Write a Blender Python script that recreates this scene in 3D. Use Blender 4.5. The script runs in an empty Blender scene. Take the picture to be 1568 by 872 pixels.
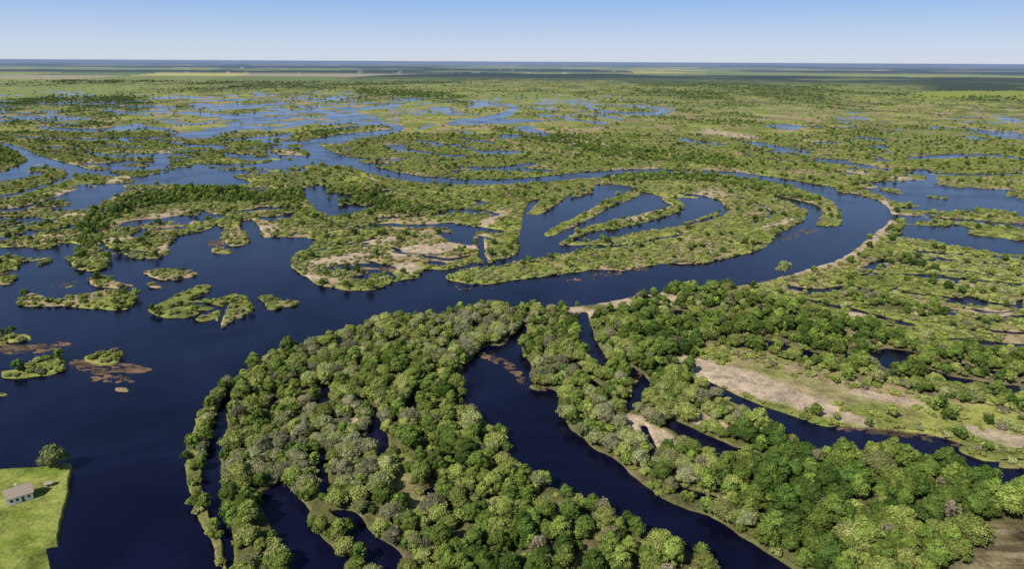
import bpy, math, numpy as np, random
from mathutils import Matrix, Vector
random.seed(3); rng=np.random.default_rng(7)
H=130.0; F=1045.0; PITCH=math.atan(342.5/F); ROLL=math.radians(0.29)
# ---------------------------------------------------------------- camera
fw=np.array([0,math.cos(PITCH),-math.sin(PITCH)]); r0=np.array([1.,0,0]); u0=np.array([0,math.sin(PITCH),math.cos(PITCH)])
cr=math.cos(ROLL)*r0+math.sin(ROLL)*u0; cu=-math.sin(ROLL)*r0+math.cos(ROLL)*u0
cam=bpy.data.cameras.new("camera"); camo=bpy.data.objects.new("camera",cam)
bpy.context.scene.collection.objects.link(camo)
M=Matrix(((cr[0],cu[0],-fw[0],0),(cr[1],cu[1],-fw[1],0),(cr[2],cu[2],-fw[2],H),(0,0,0,1)))
camo.matrix_world=M
cam.sensor_width=36; cam.angle=2*math.atan(784/F); cam.clip_start=1; cam.clip_end=400000
bpy.context.scene.camera=camo
def image_px(x,y,z=0.0):
    "ground position (m) -> image pixel coordinates by camera projection; the maps are traced in these"
    dz=z-H
    zc=y*fw[1]+dz*fw[2]
    a=x*cr[0]+y*cr[1]+dz*cr[2]; b=x*cu[0]+y*cu[1]+dz*cu[2]
    return 784+F*a/zc, 436-F*b/zc
def ground(u,v):
    d=fw+(u-784)/F*cr-(v-436)/F*cu
    t=-H/d[2]; return d[0]*t,d[1]*t
# ---------------------------------------------------------------- noise
def vn(x,y,s=0):
    xi=np.floor(x).astype(np.int64); yi=np.floor(y).astype(np.int64); fx=x-xi; fy=y-yi
    fx=fx*fx*(3-2*fx); fy=fy*fy*(3-2*fy)
    def h(a,b):
        k=(a*374761393+b*668265263+s*144269504)&0xffffffff
        k=((k^(k>>13))*1274126177)&0xffffffff
        return (k^(k>>16))/4294967295.0
    return (h(xi,yi)*(1-fx)+h(xi+1,yi)*fx)*(1-fy)+(h(xi,yi+1)*(1-fx)+h(xi+1,yi+1)*fx)*fy
def fbm(x,y,o=3,s=0):
    r=0;a=1;t=0
    for i in range(o):
        r=r+a*vn(x*2**i+17.3*i,y*2**i-9.1*i,s+i*7);t+=a;a*=.5
    return r/t
# ---------------------------------------------------------------- maps traced in image pixels
U0,V0,NU,NV=-300,80,2168,1000
def newmap(val=0.): return np.full((NV,NU),val,np.float32)
def smooth_closed(p,n=5):
    p=np.array(p,float); N=len(p); out=[]
    for i in range(N):
        a,b,c,d=p[i-1],p[i],p[(i+1)%N],p[(i+2)%N]
        for k in range(n):
            t=k/n
            out.append(.5*((2*b)+(-a+c)*t+(2*a-5*b+4*c-d)*t*t+(-a+3*b-3*c+d)*t**3))
    return np.array(out)
def smooth_open(p,n=4):
    p=np.array(p,float)
    if len(p)<3: return p
    q=np.vstack([2*p[0]-p[1],p,2*p[-1]-p[-2]]); out=[]
    for i in range(1,len(q)-2):
        a,b,c,d=q[i-1],q[i],q[i+1],q[i+2]
        for k in range(n):
            t=k/n
            out.append(.5*((2*b)+(-a+c)*t+(2*a-5*b+4*c-d)*t*t+(-a+3*b-3*c+d)*t**3))
    out.append(p[-1]); return np.array(out)
def poly(arr,pts,val,sm=True):
    P=smooth_closed(pts) if sm else np.array(pts,float)
    x0=max(0,int(P[:,0].min()-U0)-1);x1=min(NU,int(P[:,0].max()-U0)+2)
    y0=max(0,int(P[:,1].min()-V0)-1);y1=min(NV,int(P[:,1].max()-V0)+2)
    if x1<=x0 or y1<=y0: return
    X,Y=np.meshgrid(np.arange(x0,x1)+U0,np.arange(y0,y1)+V0+.01); ins=np.zeros(X.shape,bool)
    N=len(P)
    for i in range(N):
        ax,ay=P[i];bx,by=P[(i+1)%N]
        if ay==by: continue
        c=(ay>Y)!=(by>Y)
        ins^=c&(X<(bx-ax)*(Y-ay)/(by-ay)+ax)
    arr[y0:y1,x0:x1][ins]=val
AN=1.7
def stroke(arr,pts,val,w=None):
    pts=[(p[0],p[1],p[2] if len(p)>2 else w) for p in pts]
    P=smooth_open(pts)
    for i in range(len(P)-1):
        (ax,ay,aw),(bx,by,bw)=P[i],P[i+1]
        m=max(aw,bw)
        x0=max(0,int(min(ax,bx)-m*AN-U0)-1);x1=min(NU,int(max(ax,bx)+m*AN-U0)+2)
        y0=max(0,int(min(ay,by)-m-V0)-1);y1=min(NV,int(max(ay,by)+m-V0)+2)
        if x1<=x0 or y1<=y0: continue
        X,Y=np.meshgrid(np.arange(x0,x1)+U0,np.arange(y0,y1)+V0)
        ex,ey=(bx-ax)/AN,by-ay; qx,qy=(X-ax)/AN,Y-ay
        t=np.clip((qx*ex+qy*ey)/(ex*ex+ey*ey+1e-9),0,1)
        d=np.hypot(qx-t*ex,qy-t*ey)
        arr[y0:y1,x0:x1][d<(aw+(bw-aw)*t)/2]=val
def blur(a,ru,rv,n=2):
    for _ in range(n):
        for ax,r in ((1,ru),(0,rv)):
            if r<1: continue
            pad=[(0,0),(0,0)];pad[ax]=(r+1,r)
            c=np.cumsum(np.pad(a,pad,mode='edge').astype(np.float64),axis=ax)
            k=2*r+1
            a=(c[:,k:]-c[:,:-k])/k if ax==1 else (c[k:]-c[:-k])/k
    return a.astype(np.float32)
def samp(arr,u,v):
    x=np.clip(u-U0,0,NU-1.001);y=np.clip(v-V0,0,NV-1.001)
    xi=x.astype(int);yi=y.astype(int);fx=x-xi;fy=y-yi
    return (arr[yi,xi]*(1-fx)+arr[yi,xi+1]*fx)*(1-fy)+(arr[yi+1,xi]*(1-fx)+arr[yi+1,xi+1]*fx)*fy
L=newmap(1.)
Wp=lambda p,sm=True: poly(L,p,0.,sm)
Lp=lambda p,sm=True: poly(L,p,1.,sm)
Ws=lambda p,w=None: stroke(L,p,0.,w)
Ls=lambda p,w=None: stroke(L,p,1.,w)
# great basin and river to the bend
Wp([(-290,1050),(-290,450),(-60,440),(0,437),(22,432),(30,405),(60,398),(100,396),(118,412),(150,414),(166,408),(172,388),(215,396),(250,388),
(262,372),(278,360),(318,352),(330,345),(345,350),(340,365),(352,376),(378,374),(382,364),(370,352),(368,340),(385,336),(398,350),(405,364),(425,362),(470,364),(486,367),
(478,378),(455,388),(446,402),(452,414),(470,425),(485,436),(510,442),(548,446),(580,441),(605,432),(640,425),(650,414),(690,412),(725,402),(745,404),(752,396),(768,398),
(792,388),(795,360),(803,325),(812,308),(850,300),(905,283),(960,284),(1010,300),(1080,305),(1105,320),(1080,338),(1000,358),(930,374),(870,388),(800,400),(762,409),(720,412),(682,424),
(700,432),(740,437),(780,430),(830,424),(880,417),(915,412),(960,414),(1010,405),(1070,404),(1120,393),(1168,381),(1195,356),(1240,345),(1283,346),(1287,325),(1270,308),(1230,292),(1180,280),(1110,268),
(1135,265),(1190,272),(1240,280),(1300,291),(1342,303),(1362,322),(1364,336),(1350,350),(1325,370),(1290,395),(1240,412),(1190,427),(1140,438),(1090,441),(1040,437),(1010,449),(975,453),(930,464),(880,470),(830,474),(780,474),(740,468),
(680,480),(640,486),(600,486),(560,500),(520,514),(470,528),(420,545),(380,566),(345,590),(320,615),(303,650),(287,680),(285,710),(293,760),(312,810),(335,860),(350,900),(380,1050)],True)
# river above the bend
Ws([(1150,268,5),(1100,264,5),(1040,263,7),(980,263,9),(930,266,10),(870,271,10),(800,277,9),(720,279,9),(650,275,11),(600,268,12),(550,254,13),(505,238,14),(478,226,16),(478,218,12),(510,211,9),(560,206,8),(610,199,6),(600,192,5),(540,186,5),(500,180,4)])
Ws([(690,189,6),(735,184,10),(765,178,9),(790,167,6),(775,160,3),(730,157,3)]); Ws([(905,157,3),(900,164,3),(950,173,4),(1018,173,5),(1005,166,3),(940,160,2)])
Ws([(820,200,4),(800,196,8),(835,205,5)]); Ws([(640,216,3),(690,222,4),(740,232,3)])
# inner channels of bend
Ws([(1190,302,5),(1225,312,9),(1248,322,13),(1240,340,12),(1215,352,9),(1190,362,6)])
Ls([(838,360,6),(862,348,9),(900,330,10),(930,313,10),(972,296,9),(985,290,5)])
Ls([(862,373,5),(900,352,8),(950,343,12),(1000,330,12),(1040,316,10),(1020,304,8)])
Ls([(872,374,4),(925,370,6),(990,358,7),(1050,345,8),(1100,328,8)])
Ls([(806,332,4),(830,318,14),(856,298,14),(880,288,10)]); Ls([(880,300,6),(900,292,8),(905,285,5)])
Ws([(935,328,3),(975,315,5),(1000,303,6),(985,296,4)]); Ws([(810,398,3),(870,383,4),(950,377,4),(1010,366,3),(1060,356,2)]); Ws([(1000,352,3),(1060,342,3),(1110,325,4),(1090,305,4),(1040,296,3)])
Ws([(1185,375,2),(1130,372,3),(1080,375,2)]); Ws([(1120,300,2),(1160,312,3),(1180,330,3),(1140,345,2)])
Ls([(758,395,3),(750,400,5)])
# left river and ponds
Ws([(-120,190,8),(-30,212,8),(0,220,6),(28,228,9),(55,242,12),(95,254,12),(140,264,8),(180,268,6)]); Ws([(55,245,10),(30,260,14),(0,268,10),(-90,280,16)])
Ws([(95,256,6),(110,270,5),(60,287,5),(20,298,5),(-60,310,5)]); Ws([(-40,325,5),(20,320,4),(60,312,4),(90,302,6)])
Wp([(88,302),(110,292),(140,288),(186,284),(192,294),(160,308),(135,319),(105,312)])
Wp([(200,272),(240,266),(290,258),(330,258),(350,268),(385,280),(330,286),(270,283),(220,280)])
Wp([(462,289),(500,285),(503,308),(536,318),(534,326),(490,325),(474,309)])
Ws([(-60,372,7),(0,366,6),(50,357,5),(100,350,4),(130,340,3)]); Ws([(0,350,3),(40,345,3),(90,335,3)])
Ws([(150,318,3),(190,312,4),(215,300,3)]); Ws([(345,236,8),(390,243,7),(430,238,4)]); Ws([(410,232,5),(450,250,3),(470,262,3)])
Ws([(225,350,4),(205,362,5),(240,356,4)]); Ws([(110,396,5),(112,380,4)]);Ws([(530,352,3),(580,345,5),(640,346,4),(705,345,4)]); Ws([(480,385,3),(540,372,3),(600,362,2)])
Ws([(520,410,4),(570,408,6),(605,412,5),(560,400,3)]); Ws([(640,392,3),(690,398,5),(720,393,3)]); Ws([(735,365,6),(738,385,6),(742,400,5)])
Ws([(575,335,3),(640,331,3),(700,325,3)]);Ws([(560,296,3),(610,292,3)])
# archipelago strips
for p in [[(340,215,3),(390,212,5),(440,206,4)],[(60,195,4),(130,199,5),(230,196,5),(270,201,4)],[(170,196,3),(220,190,4)],[(290,160,4),(360,164,6),(440,158,4)],[(280,172,5),(350,178,6),(420,172,5),(480,170,5)],[(350,190,5),(420,196,4),(470,188,5)],
 [(480,168,6),(520,176,7),(560,180,6)],[(560,165,4),(610,162,4)],[(390,142,3),(405,147,4)],[(280,205,4),(330,201,4)],[(130,232,4),(180,240,5),(240,236,4),(300,240,3)],[(130,252,4),(200,250,3),(280,246,3)],[(85,148,3),(110,150,3)],[(590,225,3),(640,232,4),(700,240,4)],[(700,255,3),(760,258,5),(820,250,4)],[(640,198,3),(665,190,3)],[(860,180,3),(900,186,3),(930,190,3)],[(500,150,3),(560,146,2)],[(230,150,3),(300,148,3)],[(160,168,3),(230,176,3)],
 [(20,180,3),(80,184,3),(140,180,3)],[(210,162,3),(270,166,3)],[(240,215,3),(290,222,4),(350,224,3)],[(20,208,3),(80,212,3),(150,214,3)],[(330,184,3),(300,190,3),(250,186,3)],[(200,258,3),(150,262,3)],[(560,190,3),(530,196,4),(480,200,3)],[(720,214,3),(760,220,3)],[(700,200,2),(720,206,3)],
 [(380,246,3),(440,240,3),(460,246,3)],[(250,228,3),(320,232,3)],[(60,225,3),(120,226,3)],[(160,222,3),(220,226,3)],[(380,226,3),(440,222,3)],[(300,252,3),(400,256,3),(460,262,3)]]: Ws(p)
# islands
Lp([(28,462),(50,450),(75,458),(100,457),(150,447),(205,449),(210,460),(190,474),(140,474),(100,470),(60,470),(35,468)])
Lp([(135,430),(160,423),(192,436),(215,436),(186,442),(150,440)]); Lp([(222,415),(260,412),(302,418),(290,426),(250,430),(225,422)])
Lp([(228,475),(262,456),(300,440),(322,437),(318,450),(290,462),(335,458),(360,450),(383,462),(385,478),(360,492),(335,502),(328,490),(305,494),(290,488),(250,487)])
Ws([(262,470,3),(300,466,4),(335,472,4),(310,482,4),(290,488,4)]); Ws([(335,500,3),(342,478,4),(350,462,3)])
Lp([(395,456),(415,452),(430,460),(458,461),(450,468),(415,475),(405,466)]); Lp([(10,576),(50,556),(90,547),(102,560),(80,573),(30,580)])
Lp([(128,549),(165,538),(188,539),(178,556),(150,560)]); Lp([(-60,510),(0,512),(40,513),(47,520),(0,526),(-60,530)]); Ls([(180,598,5),(195,598,5)]); Ls([(-10,604,7),(10,603,6)])
Lp([(196,382),(225,374),(262,384),(240,396),(205,394)]); Ls([(100,441,3),(112,438,3)]); Ls([(232,438,5),(245,440,4)]); Ls([(330,384,8),(350,384,9)]); Ls([(60,405,3),(78,398,3)])
Lp([(110,396),(130,380),(160,388),(165,405),(150,414),(118,412)])
# near forest waters
Ws([(400,558,3),(362,592,5),(342,630,9),(330,680,15),(326,730,17),(334,780,14),(348,830,9),(355,880,6)])
Wp([(398,765),(432,737),(445,750),(465,775),(490,790),(520,782),(550,790),(575,822),(612,848),(622,900),(630,1000),(450,1000),(440,880),(420,822),(405,785)])
Ls([(492,792,22),(512,815,26),(530,845,18)]); Ls([(545,868,20),(560,900,25)])
Ws([(575,640,18),(582,695,20)]); Ws([(503,596,12),(495,625,14)]); Ws([(492,700,10),(494,752,12)]); Ws([(632,610,10),(634,645,10)]); Ws([(655,755,11),(685,795,12)]); Ws([(700,700,8),(690,720,8)]); Ws([(440,598,8),(415,615,7)])
Wp([(740,532),(772,528),(790,508),(802,498),(810,512),(800,540),(812,560),(818,590),(852,600),(865,640),(885,668),(912,690),(940,702),(970,732),(1000,755),(1045,777),(1100,800),(1160,840),(1230,880),(1330,950),(1200,960),(1110,880),(1060,850),(1000,826),(960,802),(900,772),(870,757),(820,737),(790,716),(776,690),(776,668),(745,650),(715,620),(703,570),(720,556)])
Ls([(812,594,6),(822,597,6)])
Wp([(1060,576),(1120,601),(1170,622),(1210,637),(1260,652),(1330,656),(1400,664),(1450,672),(1500,688),(1568,706),(1700,735),(1700,790),(1568,754),(1520,737),(1470,718),(1420,703),(1370,693),(1300,690),(1250,690),(1220,680),(1185,658),(1150,642),(1142,626),(1100,606)])
Ls([(1480,690,14),(1510,700,16)]); Ls([(1545,712,10),(1600,718,16)]); Ls([(1455,668,8),(1475,668,8)])
Ws([(893,482,9),(902,525,14),(922,560,14)]); Ws([(880,560,10),(905,590,12),(930,602,10)]); Ws([(968,570,16),(985,600,20),(962,622,16)])
Ws([(1025,650,14),(1070,674,20),(1110,688,16),(1160,702,12)]); Ws([(1030,748,10),(1075,762,14),(1110,772,10)]); Ws([(985,655,6),(1000,690,6)]); Ws([(1035,478,8),(1055,490,12),(1075,505,8)])
Ws([(830,768,9),(875,790,12),(890,800,10)]); Ws([(1120,518,9),(1170,526,12),(1230,543,12),(1300,554,10)]); Ws([(1300,546,8),(1400,568,12),(1480,588,14),(1568,603,15),(1700,640,15)])
Ws([(1430,555,6),(1520,572,8),(1600,590,7)]); Ws([(1450,480,4),(1510,490,5),(1580,484,6)]); Ws([(1210,440,6),(1250,446,8),(1300,440,6),(1340,448,4)])
Ws([(1340,400,3),(1400,402,5),(1450,398,4),(1568,408,3)]); Ws([(1290,425,3),(1350,420,4),(1430,424,5),(1500,432,4)]); Ws([(1380,448,3),(1440,455,4),(1560,470,4)]); Ws([(1360,510,3),(1450,520,5),(1560,530,6)])
Ws([(1400,385,3),(1470,390,3),(1568,396,3)]); Ws([(1230,460,4),(1300,474,5),(1400,500,5)]); Ws([(1500,430,3),(1560,436,5),(1640,436,5)]); Ws([(1380,345,3),(1410,350,4)])
Ws([(1150,470,4),(1230,492,5),(1330,520,5)]); Ws([(1480,505,4),(1568,512,5)]); Ws([(1420,412,3),(1520,420,3)]); Ws([(1400,470,3),(1470,476,3)])
Wp([(1425,351),(1468,345),(1510,358),(1568,371),(1700,390),(1700,410),(1568,392),(1520,388),(1470,376),(1440,362)])
Wp([(1290,286),(1340,278),(1420,280),(1480,290),(1568,304),(1700,320),(1700,345),(1568,332),(1500,326),(1430,318),(1380,311),(1325,297)])
Ls([(1420,300,5),(1480,306,6),(1530,312,4)]); Ls([(1500,322,7),(1550,326,8)]); Ls([(1485,356,6),(1560,364,6)]); Ls([(1290,284,7),(1350,288,5),(1380,296,3)])
Ls([(1285,290,7),(1325,296,7),(1355,308,7),(1372,325,8)])
Ws([(1385,243,4),(1440,240,7),(1520,238,5),(1600,248,5)]); Ws([(1430,335,4),(1500,340,5),(1600,350,5)]); Ws([(1130,215,3),(1180,225,6),(1240,235,4)]); Ws([(1040,212,4),(1060,216,6),(1110,222,3)])
Ws([(1480,196,3),(1510,202,5),(1560,204,3)]); Ws([(880,222,4),(870,228,3)]); Ws([(1400,262,3),(1470,268,4),(1568,266,3)]); Ws([(1280,250,3),(1340,256,3)])
# lawn with the cottage
poly(L,[(-290,740),(60,717),(112,711),(105,760),(90,820),(78,880),(60,1050),(-290,1050)],1.,False)
Lb=blur(L,2,1,2)
# probability of small marsh ponds
PP=newmap(0.)
poly(PP,[(-280,270),(-280,160),(0,140),(150,140),(250,145),(380,145),(520,140),(700,150),(930,150),(1030,168),(1000,190),(860,195),(850,225),(780,215),(620,205),(610,250),(560,252),(470,250),(450,268),(200,275),(100,285)],.66)
poly(PP,[(540,205),(620,200),(780,225),(850,262),(700,268),(600,255),(540,235)],.5)
poly(PP,[(-280,440),(-280,290),(100,275),(240,275),(450,280),(500,300),(800,310),(790,390),(640,420),(480,430),(440,380),(200,390),(0,430)],.5)
poly(PP,[(1180,180),(1400,180),(1700,190),(1700,460),(1380,440),(1370,330),(1290,270),(1150,240)],.5)
poly(PP,[(1330,380),(1700,380),(1700,560),(1400,560),(1250,500),(1220,440)],.25)
poly(PP,[(300,155),(560,150),(560,205),(400,235),(250,215)],.98)
poly(PP,[(560,150),(700,155),(800,165),(700,185),(560,180)],.7)
PPb=blur(PP,14,5,2)
# cover maps
SAND=newmap();LUSH=newmap();MUD=newmap();BARE=newmap();TREE=newmap();KIND=newmap(.3)
for p in [[(1040,556,14),(1090,572,24),(1150,592,28),(1220,616,22),(1290,640,13),(1330,650,9)],[(968,650,22),(1000,672,24),(1020,690,16)],[(1060,640,14),(1100,658,12)],[(880,480,14),(905,482,10)],
 [(930,462,14),(965,470,12)],[(990,450,8),(1030,462,12)],[(1150,432,5),(1200,424,6),(1250,412,6),(1300,393,8),(1335,372,7),(1358,348,8),(1366,330,6),(1352,306,6)],
 [(600,392,8),(640,384,12),(690,380,10),(740,376,8)],[(560,375,5),(600,368,5)],[(740,345,7),(765,328,8)],[(610,410,9),(635,414,12)],[(985,326,9),(1015,320,7)],[(945,337,4),(985,335,5)],[(1490,478,6),(1540,480,7)],
 [(1480,660,10),(1520,670,14),(1568,682,18)],[(325,368,10),(345,374,8)],[(1170,350,5),(1215,338,4)],[(150,290,3),(180,300,4)],[(470,425,7),(520,432,5)],[(90,300,7),(110,292,4)],[(425,232,5),(460,238,4)],[(170,278,5),(200,272,4)],
 [(1080,200,4),(1120,208,6),(1160,212,5)],[(1220,215,3),(1290,222,4)],[(1370,272,5),(1420,280,4)],[(880,640,8),(890,652,8)],[(510,662,9),(555,648,8)],
 [(480,405,6),(530,396,7),(580,390,5)],[(660,345,5),(720,350,6)],[(240,330,4),(300,338,5)],[(100,330,4),(150,334,4)],[(1290,480,4),(1330,486,5)],[(1220,520,5),(1280,530,6)],[(1440,430,4),(1500,440,4)],[(1060,300,4),(1100,296,4)],[(1300,600,7),(1350,612,8),(1410,622,6)],
 [(380,352,5),(430,348,4)],[(170,370,5),(200,366,5)],[(240,385,4),(262,378,4)],[(860,215,3),(930,224,3)],[(1300,262,4),(1340,268,3)]]: stroke(SAND,p,1.)
for p in [[(1130,560,10),(1230,588,16),(1330,620,16),(1420,645,12),(1480,662,8)],[(610,700,16),(625,760,20),(650,800,18)],[(740,640,18),(750,670,16)],[(640,170,6),(900,190,7),(1050,190,8)],[(820,770,14),(860,800,18)]]: stroke(LUSH,p,.5)
poly(LUSH,[(-290,740),(60,717),(118,705),(110,760),(95,820),(85,880),(60,1050),(-290,1050)],1.,False)
for p in [[(-20,536,14),(60,534,16),(100,528,10)],[(120,556,18),(180,566,26),(225,566,8)],[(150,578,14),(205,584,10)],[(740,545,9),(780,560,12),(800,585,7)],[(1180,370,5),(1230,355,5)],[(830,595,8),(850,590,8)],[(870,430,6),(990,412,8)],[(1290,655,10),(1420,672,12),(1540,705,10)],[(330,372,14),(350,366,10)],[(690,405,10),(720,400,8)],[(560,412,6),(610,412,8)],[(1190,560,8),(1290,570,10)],[(480,400,6),(520,384,6)],[(960,600,8),(985,560,8)],[(1170,375,6),(1250,352,6)],[(60,440,5),(120,432,5)],[(700,440,5),(760,440,4)]]: stroke(MUD,p,1.)
poly(BARE,[(1490,822),(1700,810),(1700,1000),(1500,1000)],.8); stroke(BARE,[(1120,560,12),(1230,592,22),(1330,622,20),(1420,648,14),(1490,668,8)],.9)
for p in [[(612,700,10),(625,760,12),(648,800,10)],[(742,640,14),(750,668,12)],[(1040,556,12),(1150,592,22),(1290,640,12)],[(968,650,14),(1018,690,12)],[(1060,640,8),(1100,658,8)],[(880,480,12),(965,466,12)],[(1500,668,10),(1568,682,12)]]: stroke(BARE,p,.9)
poly(BARE,[(-290,730),(60,714),(122,703),(110,760),(95,820),(85,880),(60,1050),(-290,1050)],1.,False)
# forests
poly(TREE,[(285,720),(300,650),(345,585),(420,530),(520,500),(620,470),(740,455),(880,455),(1000,440),(1060,425),(1110,440),(1250,480),(1400,520),(1700,580),(1700,640),(1500,620),(1350,590),(1180,545),(1080,530),(1100,600),(1150,640),(1220,680),(1400,700),(1700,790),(1700,1050),(300,1050),(280,800)],1.)
poly(TREE,[(285,690),(303,640),(330,600),(345,640),(338,700),(345,800),(365,860),(360,900),(330,880),(290,780)],.6)
for p in [[(125,350,16),(170,325,22),(230,305,22),(300,298,22),(380,300,20),(460,300,14)],[(505,300,20),(560,302,24),(600,318,16),(690,325,10)],[(935,272,12),(1000,270,14),(1080,272,12),(1180,290,12),(1250,305,6)],[(840,205,10),(900,222,14),(960,236,14),(1040,242,12),(1120,250,12)],[(1350,350,10),(1420,360,14)],[(760,200,8),(860,215,10)],[(-100,245,26),(0,240,20),(20,242,10)],[(0,160,10),(120,152,10),(230,160,8)],[(480,206,6),(520,200,6)],[(550,140,10),(680,150,12),(720,160,8)],[(1180,120,10),(1290,128,10)],[(1350,330,6),(1380,340,8)],[(1300,450,14),(1370,470,20),(1450,480,10)],[(1350,395,10),(1410,402,10)]]: stroke(TREE,p,.8)
stroke(TREE,[(120,395,10),(150,350,20)],.5)
poly(KIND,[(700,700),(760,720),(900,780),(1060,860),(1100,1000),(640,1000),(660,860),(590,800),(600,740)],.64)
poly(KIND,[(1000,430),(1150,440),(1700,560),(1700,650),(1400,600),(1200,560),(1000,640),(900,600),(850,500)],.66)
poly(KIND,[(1100,660),(1250,680),(1400,700),(1700,780),(1700,1000),(1450,1000),(1200,860),(1150,760)],.82)
poly(KIND,[(560,580),(640,560),(700,640),(680,720),(600,700)],.62)
poly(KIND,[(100,280),(480,285),(620,290),(700,330),(400,345),(120,360)],.7)
SANDb=blur(SAND,4,2,2);LUSHb=blur(LUSH,3,2,2);MUDb=blur(MUD,4,2,2);TREEb=blur(TREE,4,3,1);KINDb=blur(KIND,14,10,2)
def landfield(x,y,extra=0.):
    u,v=image_px(x,y)
    d=np.hypot(x,y)
    w=np.clip(18/(1+d/60),1.8,6)
    n1=fbm(x/9,y/9,3,11)-.5; n2=fbm(x/9+50,y/9,3,12)-.5
    u=u+n1*w*3.; v=v+n2*w*1.4
    f=samp(Lb,u,v)-.5
    f=f+.8*(fbm(x/5,y/5,2,5)-.5)*np.clip(1-np.abs(f)*1.4,0,1)
    pp=samp(PPb,u,v)
    wx=x+45*(fbm(x/90,y/90,2,21)-.5); wy=y+45*(fbm(x/90,y/90,2,22)-.5)
    near_=d<800
    big=np.where(near_,fbm(wx/48,wy/34,3,31),fbm(wx/95,wy/85,4,32)); rid=np.where(near_,np.abs(fbm(wx/100,wy/45,3,33)-.5),np.abs(fbm(wx/170,wy/130,3,34)-.5))
    pond=(big-(.235+.19*pp))*6
    chan=(rid-(.002+.034*pp))*9
    g=np.where(pp<.05,1,np.minimum(pond,chan))
    f=np.where(y<5200,np.minimum(f,np.maximum(g,-.45)),f)
    return f,u,v,pp
# ---------------------------------------------------------------- terrain
vs=np.concatenate([np.arange(94.0,100,.6),np.arange(100,300,.95),np.arange(300,900,1.3),np.arange(900,1500,8)])
ys=[]
for v in vs: ys.append(ground(784,v)[1])
ys=np.array([y for y in ys if 0<y]+[220000.])
ys=np.sort(ys)
ts=np.concatenate([np.linspace(-4,-.80,70)[:-1],np.linspace(-.80,.80,1180),np.linspace(.80,4,70)[1:]])
Y,T=np.meshgrid(ys,ts,indexing='ij'); X=Y*T*1.0
nr,nc=Y.shape
f,u,v,pp=landfield(X,Y)
D=np.hypot(X,Y)
mud=samp(MUDb,u,v); lush=samp(LUSHb,u,v); sand=samp(SANDb,u,v); tree=samp(TREEb,u,v)
mudm=(mud>.2)&(f<0.02)
mn=fbm(X/2.6,Y/1.4,4,77)*.7+.3*fbm(X/14,Y/9,2,78)
z=np.clip(f*1.8,-.9,.8)+np.where(f>0,.25*(fbm(X/12,Y/12,2,8)-.2),0)*np.clip(f*5,0,1)
z=np.where(mudm,np.clip((mn-.46-(.26-.26*np.clip(mud,0,1)))*.5,-.3,.05),z)
def C(*c): return np.array(c,float)
def mix(a,b,t): t=np.clip(t,0,1)[...,None]; return a*(1-t)+b*t
n_a=fbm(X/60,Y/60,4,101); n_b=fbm(X/14,Y/14,3,102); n_c=fbm(X/300,Y/500,3,103); n_d=fbm(X/5,Y/5,2,104)
col=mix(C(.18,.20,.05)+0*X[...,None],C(.30,.31,.08),(n_a-.35)*3)
col=mix(col,C(.13,.14,.042),(n_b-.52)*3)
col=mix(col,C(.36,.26,.165),np.clip((fbm(X/35,Y/45,3,120)-.535)*8,0,.8)*(D<2800))
wood=np.clip((fbm(X/500,Y/900,3,105)-.53)*8,0,1)*np.clip((D-1200)/2500,0,1)
sm=np.clip((fbm(X/70,Y/110,3,106)-.56)*9,0,1)*np.clip((D-900)/1500,0,1)
col=mix(col,C(.06,.08,.03),np.clip(wood*.6+sm*.6,0,.85))
mead=np.clip((fbm(X/900,Y/1100,3,107)-.52)*10,0,1)*np.clip((D-1700)/900,0,1)
col=mix(col,C(.22,.27,.07),mead*.6)
far=np.clip((D-4300)/1500,0,1)
cell=vn(np.floor(X/900+.8*Y/3000),np.floor(Y/1200),55)
fc=np.stack([.12+.18*cell,.17+.15*cell,.05+.03*cell],-1)
fc=mix(fc,C(.50,.43,.13),(cell>.90)*1.0)
fc=mix(fc,C(.36,.30,.19),(cell<.10)*1.0)
fw2=fbm(X/2600,Y/2600,4,56)
fw_=np.clip((fw2-np.where(D>9000,.455,.50))*14,0,1)
fc=mix(fc,C(.03,.05,.035),fw_)
vil=np.clip((vn(X/60,Y/60,300)-.86)*9,0,1)*(fbm(X/2500,Y/3000,2,301)>.62)*(D>5500)*(D<14000)
fc=mix(fc,C(.55,.5,.46),vil*.7)
col=mix(col,fc,far)
rf=np.clip((u-1380)/60,0,1)*np.clip((v-119)/3,0,1)*np.clip((149-v)/3,0,1)
col=mix(col,C(.045,.06,.03),rf*(fbm(X/300,Y/500,2,90)>.38))
yf=np.clip((u-1380)/30,0,1)*(v>142)*(v<152); col=mix(col,C(.28,.32,.05),yf*.8)
lawn=(lush>.8)
col=mix(col,C(.20,.22,.06),lush*(.75+.5*n_b))
col=mix(col,mix(C(.16,.21,.035)+0*X[...,None],C(.24,.255,.065),(fbm(X/6,Y/6,4,170)-.4)*4),lawn*1.0)
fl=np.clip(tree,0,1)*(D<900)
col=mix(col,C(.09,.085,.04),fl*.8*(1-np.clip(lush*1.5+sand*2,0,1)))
col=mix(col,C(.44,.34,.24),np.clip(sand*3.0*(n_d*1.1+n_b*1.1-.45),0,.95))
br=samp(blur(BARE,2,1,1),u,v)*(u>1460)*(v>790)
st=fbm(X/7,Y/2.2,3,140)
col=mix(col,C(.20,.155,.085),br*.9); col=mix(col,C(.05,.04,.025),br*np.clip((st-.5)*8,0,.9)); col=mix(col,C(.36,.30,.18),br*np.clip((.42-st)*8,0,.8))
edge=np.clip(1-np.abs(f)*6,0,1)*(D<2500)
col=mix(col,C(.15,.12,.06),edge*.5*(n_b>.45))
col=mix(col,mix(C(.08,.06,.04)+0*X[...,None],C(.19,.12,.07),(fbm(X/4,Y/3,3,79)-.4)*4),mudm*1.0)
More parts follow.
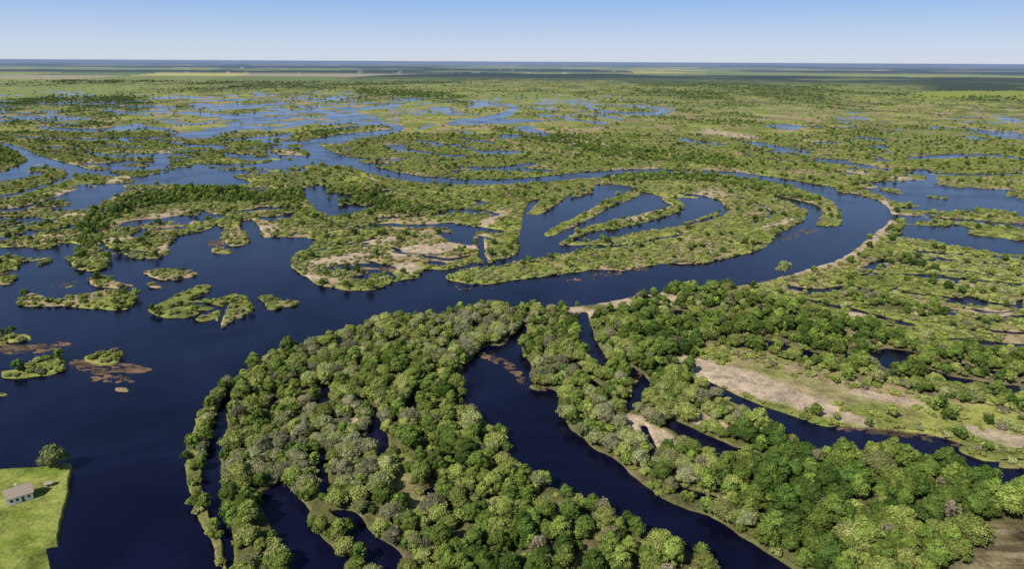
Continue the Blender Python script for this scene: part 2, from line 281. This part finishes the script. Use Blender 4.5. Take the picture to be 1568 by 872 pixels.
z=z+np.where(f>.1,fw_*far*14,0)+rf*9
z[f<0]=np.minimum(z[f<0],np.where(mudm[f<0],.06,-.03))
def grid_mesh(name,X,Y,Z):
    nr,nc=X.shape; me=bpy.data.meshes.new(name)
    co=np.stack([X,Y,Z],-1).reshape(-1,3).astype(np.float32)
    i=np.arange(nr*nc).reshape(nr,nc)
    q=np.stack([i[:-1,:-1],i[:-1,1:],i[1:,1:],i[1:,:-1]],-1).reshape(-1,4)
    me.vertices.add(len(co)); me.vertices.foreach_set('co',co.ravel())
    me.loops.add(q.size); me.loops.foreach_set('vertex_index',q.ravel().astype(np.int32))
    me.polygons.add(len(q)); me.polygons.foreach_set('loop_start',np.arange(0,q.size,4,dtype=np.int32)); 
    me.polygons.foreach_set('use_smooth',np.ones(len(q),bool))
    me.update(calc_edges=True); me.validate(); return me
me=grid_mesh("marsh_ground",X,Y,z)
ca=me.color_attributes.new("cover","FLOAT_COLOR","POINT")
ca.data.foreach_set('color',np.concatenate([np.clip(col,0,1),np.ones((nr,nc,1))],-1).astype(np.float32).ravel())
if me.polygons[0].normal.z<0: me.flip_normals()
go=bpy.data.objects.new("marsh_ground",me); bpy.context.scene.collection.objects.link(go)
# ---------------------------------------------------------------- materials
HAZE_PAINT=(.17,.225,.35,1)  # bluish aerial haze, painted into ground and leaf colours
def base_mat(name):
    m=bpy.data.materials.new(name); m.use_nodes=True; nt=m.node_tree; nt.nodes.clear()
    o=nt.nodes.new('ShaderNodeOutputMaterial'); return m,nt,o
def N(nt,t,**k):
    n=nt.nodes.new(t)
    for a,b in k.items(): setattr(n,a,b)
    return n
def mth(nt,op,a,b=None):
    n=N(nt,'ShaderNodeMath',operation=op)
    for i,x in enumerate((a,b)):
        if x is None: continue
        if isinstance(x,(int,float)): n.inputs[i].default_value=x
        else: nt.links.new(x,n.inputs[i])
    return n.outputs[0]
def mixc(nt,f,a,b,bt='MIX'):
    n=N(nt,'ShaderNodeMix',data_type='RGBA',blend_type=bt)
    for i,x in ((0,f),(6,a),(7,b)):
        if isinstance(x,(int,float,tuple)): n.inputs[i].default_value=x
        else: nt.links.new(x,n.inputs[i])
    return n.outputs[2]
def paint_haze(nt,c):  # paints distance haze into the base colour, stronger away from the origin
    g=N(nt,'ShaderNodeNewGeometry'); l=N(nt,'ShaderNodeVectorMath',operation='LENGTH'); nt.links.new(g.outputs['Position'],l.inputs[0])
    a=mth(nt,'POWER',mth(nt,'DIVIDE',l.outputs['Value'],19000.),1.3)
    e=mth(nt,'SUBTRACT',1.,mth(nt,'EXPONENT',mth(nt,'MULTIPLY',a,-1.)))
    return mixc(nt,e,c,HAZE_PAINT)
def simple(name,c,rough=.8,scale=3,var=.3):
    m,nt,o=base_mat(name); p=N(nt,'ShaderNodeBsdfPrincipled'); n=N(nt,'ShaderNodeTexNoise'); n.inputs['Scale'].default_value=scale
    tc=N(nt,'ShaderNodeTexCoord'); nt.links.new(tc.outputs['Object'],n.inputs['Vector'])
    nt.links.new(mixc(nt,n.outputs['Fac'],tuple(x*(1-var) for x in c)+(1,),tuple(min(1,x*(1+var)) for x in c)+(1,)),p.inputs['Base Color'])
    p.inputs['Roughness'].default_value=rough; nt.links.new(p.outputs[0],o.inputs[0]); return m
m,nt,o=base_mat("marsh_vegetation_ground"); a=N(nt,'ShaderNodeAttribute',attribute_name='cover')
tc=N(nt,'ShaderNodeTexCoord'); n1=N(nt,'ShaderNodeTexNoise'); n1.inputs['Scale'].default_value=.9; n1.inputs['Detail'].default_value=6; nt.links.new(tc.outputs['Object'],n1.inputs['Vector'])
n2=N(nt,'ShaderNodeTexNoise'); n2.inputs['Scale'].default_value=.16; n2.inputs['Detail'].default_value=6; n2.inputs['Roughness'].default_value=.65; nt.links.new(tc.outputs['Object'],n2.inputs['Vector'])
s=mth(nt,'SUBTRACT',mth(nt,'ADD',mth(nt,'MULTIPLY',n1.outputs['Fac'],1.3),mth(nt,'MULTIPLY',n2.outputs['Fac'],2.2)),.75)
s=mth(nt,'MAXIMUM',s,.15)
cc=N(nt,'ShaderNodeVectorMath',operation='SCALE'); nt.links.new(a.outputs['Color'],cc.inputs[0]); nt.links.new(s,cc.inputs['Scale'])
d=N(nt,'ShaderNodeBsdfDiffuse'); nt.links.new(paint_haze(nt,cc.outputs[0]),d.inputs['Color'])
b=N(nt,'ShaderNodeBump'); b.inputs['Strength'].default_value=.6; b.inputs['Distance'].default_value=.5; nt.links.new(n1.outputs['Fac'],b.inputs['Height']); nt.links.new(b.outputs[0],d.inputs['Normal'])
nt.links.new(d.outputs[0],o.inputs[0]); me.materials.append(m)
# water
m,nt,o=base_mat("river_water"); p=N(nt,'ShaderNodeBsdfPrincipled')
tc=N(nt,'ShaderNodeTexCoord'); n1=N(nt,'ShaderNodeTexNoise'); n1.inputs['Scale'].default_value=.9; n1.inputs['Detail'].default_value=4
n2=N(nt,'ShaderNodeTexNoise'); n2.inputs['Scale'].default_value=.014; n2.inputs['Detail'].default_value=5; n2.inputs['Distortion'].default_value=1.5
for n in (n1,n2): nt.links.new(tc.outputs['Object'],n.inputs['Vector'])
mrr=N(nt,'ShaderNodeMapRange'); mrr.inputs['From Min'].default_value=.35; mrr.inputs['From Max'].default_value=.68; nt.links.new(n2.outputs['Fac'],mrr.inputs['Value'])
nt.links.new(mixc(nt,mrr.outputs[0],(.0025,.0025,.011,1),(.006,.007,.026,1)),p.inputs['Base Color'])
nt.links.new(mth(nt,'ADD',mth(nt,'MULTIPLY',mrr.outputs[0],.14),.08),p.inputs['Roughness'])
p.inputs['IOR'].default_value=1.33; p.inputs['Specular Tint'].default_value=(.38,.50,1,1)
b=N(nt,'ShaderNodeBump'); nt.links.new(mth(nt,'ADD',mth(nt,'MULTIPLY',mrr.outputs[0],.5),.25),b.inputs['Strength']); b.inputs['Distance'].default_value=.2; nt.links.new(n1.outputs['Fac'],b.inputs['Height']); nt.links.new(b.outputs[0],p.inputs['Normal'])
nt.links.new(p.outputs[0],o.inputs[0])
wm=bpy.data.meshes.new("river_water"); wm.from_pydata([(-60000,20,0),(60000,20,0),(60000,16000,0),(-60000,16000,0)],[],[(0,1,2,3)]); wm.materials.append(m)
wo=bpy.data.objects.new("river_water",wm); bpy.context.scene.collection.objects.link(wo)
# foliage
def foliage(name,stops,dark=1.):
    m,nt,o=base_mat(name)
    t=N(nt,'ShaderNodeAttribute',attribute_name='tint',attribute_type='INSTANCER'); lv=N(nt,'ShaderNodeAttribute',attribute_name='lv')
    r=N(nt,'ShaderNodeValToRGB'); nt.links.new(t.outputs['Fac'],r.inputs[0]); e=r.color_ramp.elements
    while len(e)<len(stops): e.new(.5)
    for i,(ps,c) in enumerate(stops): e[i].position=ps; e[i].color=tuple(c)+(1,)
    oi=N(nt,'ShaderNodeObjectInfo')
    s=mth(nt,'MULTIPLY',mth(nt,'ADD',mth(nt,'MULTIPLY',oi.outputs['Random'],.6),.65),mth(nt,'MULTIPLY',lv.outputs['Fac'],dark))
    cc=N(nt,'ShaderNodeVectorMath',operation='SCALE'); nt.links.new(r.outputs[0],cc.inputs[0]); nt.links.new(s,cc.inputs['Scale'])
    h=paint_haze(nt,cc.outputs[0]); d=N(nt,'ShaderNodeBsdfDiffuse'); tr=N(nt,'ShaderNodeBsdfTranslucent'); mx=N(nt,'ShaderNodeMixShader'); mx.inputs[0].default_value=.22
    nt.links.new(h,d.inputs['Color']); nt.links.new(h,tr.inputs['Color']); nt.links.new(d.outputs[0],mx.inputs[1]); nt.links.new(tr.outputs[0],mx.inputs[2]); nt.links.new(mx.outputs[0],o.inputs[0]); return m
ST=[(0,(.25,.21,.15)),(.12,(.36,.38,.18)),(.36,(.36,.39,.11)),(.66,(.22,.295,.06)),(1,(.10,.165,.035))]
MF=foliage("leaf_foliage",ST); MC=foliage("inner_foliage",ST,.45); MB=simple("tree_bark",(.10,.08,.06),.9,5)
import bmesh
def ico(sub):
    bm=bmesh.new(); bmesh.ops.create_icosphere(bm,subdivisions=sub,radius=1.)
    v=np.array([x.co[:] for x in bm.verts]); f=[[w.index for w in q.verts] for q in bm.faces]; bm.free(); return v,f
I1=ico(1);I2=ico(2)
def tube(V,Fc,Mi,a,b,ra,rb,n=6):
    a=Vector(a);b=Vector(b);dz=(b-a).normalized(); s=dz.orthogonal().normalized(); t=dz.cross(s); k=len(V)
    for p,r in ((a,ra),(b,rb)):
        for i in range(n):
            an=2*math.pi*i/n; V.append(tuple(p+(s*math.cos(an)+t*math.sin(an))*r))
    for i in range(n): Fc.append((k+i,k+(i+1)%n,k+n+(i+1)%n,k+n+i)); Mi.append(2)
def make_tree(name,R,Ht,base,nl,nleaf,ls,seed,sub=I2,shape=1.,trunk=True,core=.76):
    g=np.random.default_rng(seed); V=[];Fc=[];Mi=[];LV=[]
    lob=[]
    for i in range(nl):
        an=i*2.39996+g.uniform(-.4,.4); q=(i+.5)/nl
        rr=R*.70*math.sqrt(q)*g.uniform(.75,1.15); zt=(1-q**1.2)
        lr=R*g.uniform(.22,.43)*(1 if nl>5 else 1.2)
        cz=base+lr*.7+(Ht-base-lr*1.6)*(zt*shape+ (1-shape)*g.uniform(0,1))*g.uniform(.75,1.05)
        lob.append((rr*math.cos(an),rr*math.sin(an),cz,lr))
    if trunk:
        top=(g.uniform(-.3,.3),g.uniform(-.3,.3),base+(Ht-base)*.45)
        tube(V,Fc,Mi,(0,0,-.6),top,R*.075,R*.035)
        for (x,y,zz,lr) in lob[::2]: tube(V,Fc,Mi,(top[0]*.6,top[1]*.6,base*.7),(x,y,zz),R*.035,R*.012,5)
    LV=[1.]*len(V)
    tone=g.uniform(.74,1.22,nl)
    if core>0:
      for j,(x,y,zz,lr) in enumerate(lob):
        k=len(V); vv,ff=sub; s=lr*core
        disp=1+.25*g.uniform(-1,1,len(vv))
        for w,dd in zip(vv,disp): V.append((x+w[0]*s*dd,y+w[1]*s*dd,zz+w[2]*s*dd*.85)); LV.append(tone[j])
        for q in ff: Fc.append(tuple(k+a for a in q)); Mi.append(1)
    w=np.array([l[3]**2 for l in lob]); w/=w.sum(); pick=g.choice(nl,nleaf,p=w)
    for j in pick:
        x,y,zz,lr=lob[j]; d=g.normal(size=3); d/=np.linalg.norm(d)
        if d[2]<-.35: d[2]*=-1
        rad=lr*(.80+.45*g.random()**1.7); c=np.array([x+d[0]*rad,y+d[1]*rad,zz+d[2]*rad*.88])
        nn=d+g.normal(size=3)*.5; nn/=np.linalg.norm(nn)
        a=np.cross(nn,g.normal(size=3)); a/=np.linalg.norm(a); b=np.cross(nn,a); s=ls*g.uniform(.6,1.3)
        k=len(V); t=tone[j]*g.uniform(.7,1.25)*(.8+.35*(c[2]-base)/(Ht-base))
        for q in (a*s,b*s*.6,-a*s,-b*s*.6): V.append(tuple(c+q)); LV.append(t)
        Fc.append((k,k+1,k+2,k+3)); Mi.append(0)
    me=bpy.data.meshes.new(name); me.from_pydata(V,[],Fc); me.materials.append(MF);me.materials.append(MC);me.materials.append(MB)
    me.polygons.foreach_set('material_index',Mi); at=me.attributes.new('lv','FLOAT','POINT'); at.data.foreach_set('value',np.array(LV,np.float32)); return bpy.data.objects.new(name,me)
def coll(name,objs):
    c=bpy.data.collections.new(name)
    for ob in objs: c.objects.link(ob)
    return c
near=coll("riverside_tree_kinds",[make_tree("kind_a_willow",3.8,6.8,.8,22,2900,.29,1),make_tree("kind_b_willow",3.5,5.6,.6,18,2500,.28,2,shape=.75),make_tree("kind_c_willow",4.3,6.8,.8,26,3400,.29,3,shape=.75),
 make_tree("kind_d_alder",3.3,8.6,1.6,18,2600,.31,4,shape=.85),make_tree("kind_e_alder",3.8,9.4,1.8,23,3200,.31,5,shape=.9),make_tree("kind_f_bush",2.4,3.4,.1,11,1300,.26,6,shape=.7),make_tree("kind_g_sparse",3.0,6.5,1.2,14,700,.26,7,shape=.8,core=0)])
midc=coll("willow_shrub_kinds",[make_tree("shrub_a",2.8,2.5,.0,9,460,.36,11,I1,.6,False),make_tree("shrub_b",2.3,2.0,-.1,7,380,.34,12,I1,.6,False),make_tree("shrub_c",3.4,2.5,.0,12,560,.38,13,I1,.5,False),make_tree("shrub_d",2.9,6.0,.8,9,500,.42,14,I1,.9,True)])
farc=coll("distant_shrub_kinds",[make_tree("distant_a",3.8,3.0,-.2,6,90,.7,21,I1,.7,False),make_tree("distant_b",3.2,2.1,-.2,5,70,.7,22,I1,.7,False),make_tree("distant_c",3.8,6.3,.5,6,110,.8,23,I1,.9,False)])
def scatter(name,c,P,S,R,I,Tn):
    me=bpy.data.meshes.new(name); me.vertices.add(len(P)); me.vertices.foreach_set('co',P.astype(np.float32).ravel())
    for nm,ty,arr in (('sc','FLOAT',S),('rt','FLOAT',R),('tint','FLOAT',Tn)):
        a=me.attributes.new(nm,ty,'POINT'); a.data.foreach_set('value',arr.astype(np.float32))
    a=me.attributes.new('ki','INT','POINT'); a.data.foreach_set('value',I.astype(np.int32))
    ob=bpy.data.objects.new(name,me); bpy.context.scene.collection.objects.link(ob)
    ng=bpy.data.node_groups.new(name,'GeometryNodeTree')
    ng.interface.new_socket('Geometry',in_out='INPUT',socket_type='NodeSocketGeometry'); ng.interface.new_socket('Geometry',in_out='OUTPUT',socket_type='NodeSocketGeometry')
    gi=ng.nodes.new('NodeGroupInput');gout=ng.nodes.new('NodeGroupOutput'); ip=ng.nodes.new('GeometryNodeInstanceOnPoints'); ci=ng.nodes.new('GeometryNodeCollectionInfo')
    ci.inputs['Collection'].default_value=c; ci.inputs['Separate Children'].default_value=True; ci.inputs['Reset Children'].default_value=True
    def na(nm,ty):
        n=ng.nodes.new('GeometryNodeInputNamedAttribute'); n.data_type=ty; n.inputs['Name'].default_value=nm; return n.outputs['Attribute']
    cx=ng.nodes.new('ShaderNodeCombineXYZ'); ng.links.new(na('rt','FLOAT'),cx.inputs[2])
    ng.links.new(gi.outputs[0],ip.inputs['Points']); ng.links.new(ci.outputs[0],ip.inputs['Instance']); ip.inputs['Pick Instance'].default_value=True
    ng.links.new(na('ki','INT'),ip.inputs['Instance Index']); ng.links.new(cx.outputs[0],ip.inputs['Rotation']); ng.links.new(na('sc','FLOAT'),ip.inputs['Scale'])
    ng.links.new(ip.outputs[0],gout.inputs[0]); mo=ob.modifiers.new('scatter','NODES'); mo.node_group=ng; print(name,len(P)); return ob
def jgrid(y0,y1,cell,half=.86):
    ny=int((y1-y0)/cell); W=y1*half; nx=int(2*W/cell)
    a,b=np.meshgrid(np.arange(nx),np.arange(ny)); x=(a.ravel()+rng.random(nx*ny))*cell-W; y=y0+(b.ravel()+rng.random(nx*ny))*cell
    k=(np.abs(x)<y*half+40); return x[k],y[k]
BB=blur(BARE,1,1,1)
def place(x,y,zc,edge=.0):
    f,u,v,pp=landfield(x,y); uu,vv=image_px(x,y,zc)
    ok=(f>edge)&(samp(Lb,uu,vv)>.45)&(samp(BB,u,v)<.3+.7*rng.random(len(x))**6)
    return ok,f,u,v
# near forest
x,y=jgrid(100,760,3.9); ok,f,u,v=place(x,y,2.)
tr=samp(TREEb,*image_px(x,y,1.)); kd=samp(KINDb,u,v)
clump=fbm(x/16,y/16,2,200)
sandk=samp(SANDb,u,v)
kn=ok&(tr>.25)&(sandk<.3)&(rng.random(len(x))<np.where(y<330,.88,.58)*np.clip(tr*1.3,0,1)*np.where((clump>.38)|(tr<.7)|(f<.4),1,.35))
xs,ysn,fs,kds,trs=x[kn],y[kn],f[kn],kd[kn],tr[kn]; n=len(xs)
kk=np.clip(kds+.5*(fbm(xs/25,ysn/25,2,201)-.5)*2+rng.normal(0,.16,n),.06,1)
idx=np.where(kk<.55,rng.choice([0,1,2],n),rng.choice([3,4,1],n)); idx=np.where((rng.random(n)<np.where(ysn>330,.42,.25))|(trs<.7),5,idx)
sp=rng.random(n)<.035; idx=np.where(sp,6,idx); kk=np.where(sp,0.02,kk)
sc=rng.uniform(.50,1.06,n)*np.where(ysn>380,.9,1.)*np.where(kds>.7,1.2,1.); sc=np.where(idx==5,sc*1.15,sc)
z0=np.clip(fs*1.8,0,.8)
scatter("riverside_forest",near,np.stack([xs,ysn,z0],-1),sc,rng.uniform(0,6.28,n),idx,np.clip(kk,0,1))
# shrubs
x,y=jgrid(100,1300,3.4); ok,f,u,v=place(x,y,.8,.0)
tr=samp(TREEb,*image_px(x,y,1.)); cl=fbm(x/30,y/30,3,210); sd=samp(SANDb,u,v); lu=samp(LUSHb,u,v)
nearm=(tr>.25)&(y<760)
pr=np.where(nearm,np.where(y<300,.5,.55),np.clip((cl-.30)*4.5,.28,.95))
pr=np.where((f<.44)&(y<500),.92,pr)
pr=pr*np.clip(1-sd*1.3,.05,1)*np.clip(1-lu,.1,1)
kn=ok&(rng.random(len(x))<pr); xs,ysn,fs,trs,us,vs_=x[kn],y[kn],f[kn],tr[kn],u[kn],v[kn]; n=len(xs)
t=np.clip(.32+.6*(fbm(xs/50,ysn/50,3,220)-.42)+rng.normal(0,.1,n),.1,1)
t=np.where(rng.random(n)<.05,.02,t)
big=(rng.random(n)<np.where(trs>.3,.5,.05))
t=np.where(big,np.clip(.8+rng.normal(0,.15,n),.3,1),t)
idx=np.where(big,3,rng.choice([0,1,2],n)); sc=rng.uniform(.36,.86,n)*np.where(big,1.25,1.)
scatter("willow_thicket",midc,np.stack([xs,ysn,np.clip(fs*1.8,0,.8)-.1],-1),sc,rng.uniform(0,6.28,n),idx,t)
# distant
P=[];
for (a,b_,c_) in ((1300,2400,6.5),(2400,4600,12)):
    x,y=jgrid(a,b_,c_,.8); f,u,v,pp=landfield(x,y); tr=samp(TREEb,u,v)
    cl=fbm(x/60,y/90,3,230); c2=fbm(x/500,y/900,3,105); md=np.clip((fbm(x/900,y/1100,3,107)-.52)*10,0,1)*np.clip((y-1500)/900,0,1)
    pr=np.clip((cl-.42)*4,.05,.7)*np.clip(.42+(c2-.5)*5,.18,1)*(1-.8*md)+tr*.6
    k=(f>.03)&(rng.random(len(x))<pr); P.append(np.stack([x[k],y[k],f[k],tr[k],np.full(k.sum(),.85 if a<2000 else 1.25),c2[k]],-1))
P=np.concatenate(P); n=len(P)
big=rng.random(n)<np.clip(.13+P[:,3]*.7+np.clip((P[:,5]-.5)*2,0,.25),0,1)
t=np.where(big,np.clip(.9+rng.normal(0,.12,n),.4,1),np.clip(.46+rng.normal(0,.16,n),.1,1))
scatter("distant_marsh_trees",farc,np.stack([P[:,0],P[:,1],np.clip(P[:,2]*1.8,0,.8)-.1],-1),rng.uniform(.5,1.05,n)*P[:,4]*np.where(big,1.2,1),rng.uniform(0,6.28,n),np.where(big,2,rng.choice([0,1],n)),t)
# single trees: the instancer tint is absent here, so give them their own leaf colours
STL=[(0,(.24,.28,.10)),(1,(.24,.28,.10))]
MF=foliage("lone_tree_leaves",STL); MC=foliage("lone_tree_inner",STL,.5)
def lone(name,u,v,s,seed,R=3.6,Ht=7.5):
    ob=make_tree(name,R,Ht,1.6,18,2800,.31,seed,shape=.9); x,y=ground(u,v); ob.location=(x,y,.4); ob.scale=(s,)*3; bpy.context.scene.collection.objects.link(ob)
lone("willow_tree",86,721,1.25,41); lone("oak_tree",1199,423,1.4,42)
# cottage
def part(name,V,Fc,mat,par,col_=None):
    me=bpy.data.meshes.new(name); me.from_pydata(V,[],Fc); me.materials.append(mat); ob=bpy.data.objects.new(name,me); bpy.context.scene.collection.objects.link(ob); ob.parent=par; return ob
def box(x0,x1,y0,y1,z0,z1):
    V=[(x,y,z_) for z_ in (z0,z1) for x,y in ((x0,y0),(x1,y0),(x1,y1),(x0,y1))]
    return V,[(3,2,1,0),(4,5,6,7),(0,1,5,4),(1,2,6,5),(2,3,7,6),(3,0,4,7)]
MW=simple("whitewash",(.80,.78,.74),.9,2,.06); MR=simple("weathered_roof",(.34,.27,.20),.9,3); MG=simple("window_glass",(.03,.04,.05),.2); MD=simple("door_wood",(.12,.06,.03),.7); MS=simple("shed_boards",(.40,.37,.33),.9)
def cottage(name,u,v,L_,W_,hw,hr,rot,mw,mr):
    e=bpy.data.objects.new(name,None); bpy.context.scene.collection.objects.link(e); x,y=ground(u,v); e.location=(x,y,.75); e.rotation_euler=(0,0,rot)
    a,b=L_/2,W_/2
    V,Fc=box(-a,a,-b,b,-.6,hw); V+= [(-a,0,hw+hr),(a,0,hw+hr)]; Fc=[q for q in Fc if q!=(4,5,6,7)]+[(4,7,8),(5,9,6)]
    part("walls",V,Fc,mw,e)
    o_=.4;t=.12;k=hr/b
    V=[];Fc=[]
    for s in (-1,1):
        n0=len(V); ye=s*(b+o_); ze=hw-o_*k+.03
        for xx in (-a-o_,a+o_): V+= [(xx,ye,ze),(xx,0,hw+hr+.03),(xx,0,hw+hr+.03+t),(xx,ye,ze+t)]
        for i in range(4): j=(i+1)%4; Fc.append((n0+i,n0+j,n0+4+j,n0+4+i))
        Fc+=[(n0,n0+1,n0+2,n0+3),(n0+4,n0+5,n0+6,n0+7)]
    part("roof",V,Fc,mr,e)
    if L_>3:
        for i,(xx) in enumerate((-a*.65,-a*.2,a*.7)): part("window_%d"%(i+1),*box(xx-.35,xx+.35,-b-.03,-b+.02,.9,1.8),MG,e)
        part("window_4",*box(a-.02,a+.03,-.4,.4,.9,1.7),MG,e); part("door",*box(a*.12,a*.12+.75,-b-.035,-b+.02,0,1.9),MD,e)
        part("chimney",*box(-.6,-.1,.35,.8,hw+.5,hw+hr+.6),MW,e)
    else: part("door",*box(-.3,.3,-b-.03,-b+.02,0,1.0),MD,e)
    return e
cottage("white_cottage",32,768,6.6,4.8,2.6,1.9,math.radians(38),MW,MR)
cottage("garden_shed",76,748,1.5,1.2,1.2,.35,math.radians(28),MS,MR)
# ---------------------------------------------------------------- light
EL=math.radians(44); SX,SY=-.72,-.69; az=math.atan2(SX,SY)
sd=Vector((math.sin(az)*math.cos(EL),math.cos(az)*math.cos(EL),math.sin(EL)))
sl=bpy.data.lights.new("sun",'SUN'); sl.energy=5.0; sl.angle=math.radians(.5); sl.color=(1,.95,.86)
so=bpy.data.objects.new("sun",sl); bpy.context.scene.collection.objects.link(so); so.rotation_euler=sd.to_track_quat('Z','Y').to_euler()
w=bpy.data.worlds.new("World"); bpy.context.scene.world=w; w.use_nodes=True; nt=w.node_tree; bg=nt.nodes['Background']
sk=nt.nodes.new('ShaderNodeTexSky'); sk.sky_type='NISHITA'; sk.sun_disc=False; sk.sun_elevation=EL; sk.sun_rotation=az; sk.air_density=1.; sk.dust_density=.5; sk.ozone_density=2.; sk.altitude=130
tc=nt.nodes.new('ShaderNodeTexCoord'); sp=nt.nodes.new('ShaderNodeSeparateXYZ'); nt.links.new(tc.outputs['Generated'],sp.inputs[0])
r=nt.nodes.new('ShaderNodeValToRGB'); e=r.color_ramp.elements
while len(e)<4: e.new(.5)
k=1/.08
for i,(ps,c) in enumerate([(0,(.65,.71,.82)),(.022,(.57,.68,.86)),(.075,(.31,.51,.87)),(.35,(.12,.24,.60))]): e[i].position=ps; e[i].color=c+(1,)
nt.links.new(sp.outputs[2],r.inputs[0])
sca=nt.nodes.new('ShaderNodeVectorMath'); sca.operation='SCALE'; sca.inputs['Scale'].default_value=k; nt.links.new(r.outputs[0],sca.inputs[0])
mr=nt.nodes.new('ShaderNodeMapRange'); mr.inputs['From Min'].default_value=.12; mr.inputs['From Max'].default_value=.45; mr.inputs['To Min'].default_value=.9; mr.inputs['To Max'].default_value=.1; nt.links.new(sp.outputs[2],mr.inputs['Value'])
mxx=nt.nodes.new('ShaderNodeMix'); mxx.data_type='RGBA'; nt.links.new(mr.outputs[0],mxx.inputs[0]); nt.links.new(sk.outputs[0],mxx.inputs[6]); nt.links.new(sca.outputs[0],mxx.inputs[7])
nt.links.new(mxx.outputs[2],bg.inputs[0]); bg.inputs[1].default_value=.08
sc_=bpy.context.scene; sc_.view_settings.view_transform='Standard'; sc_.view_settings.look='None'; sc_.view_settings.exposure=0
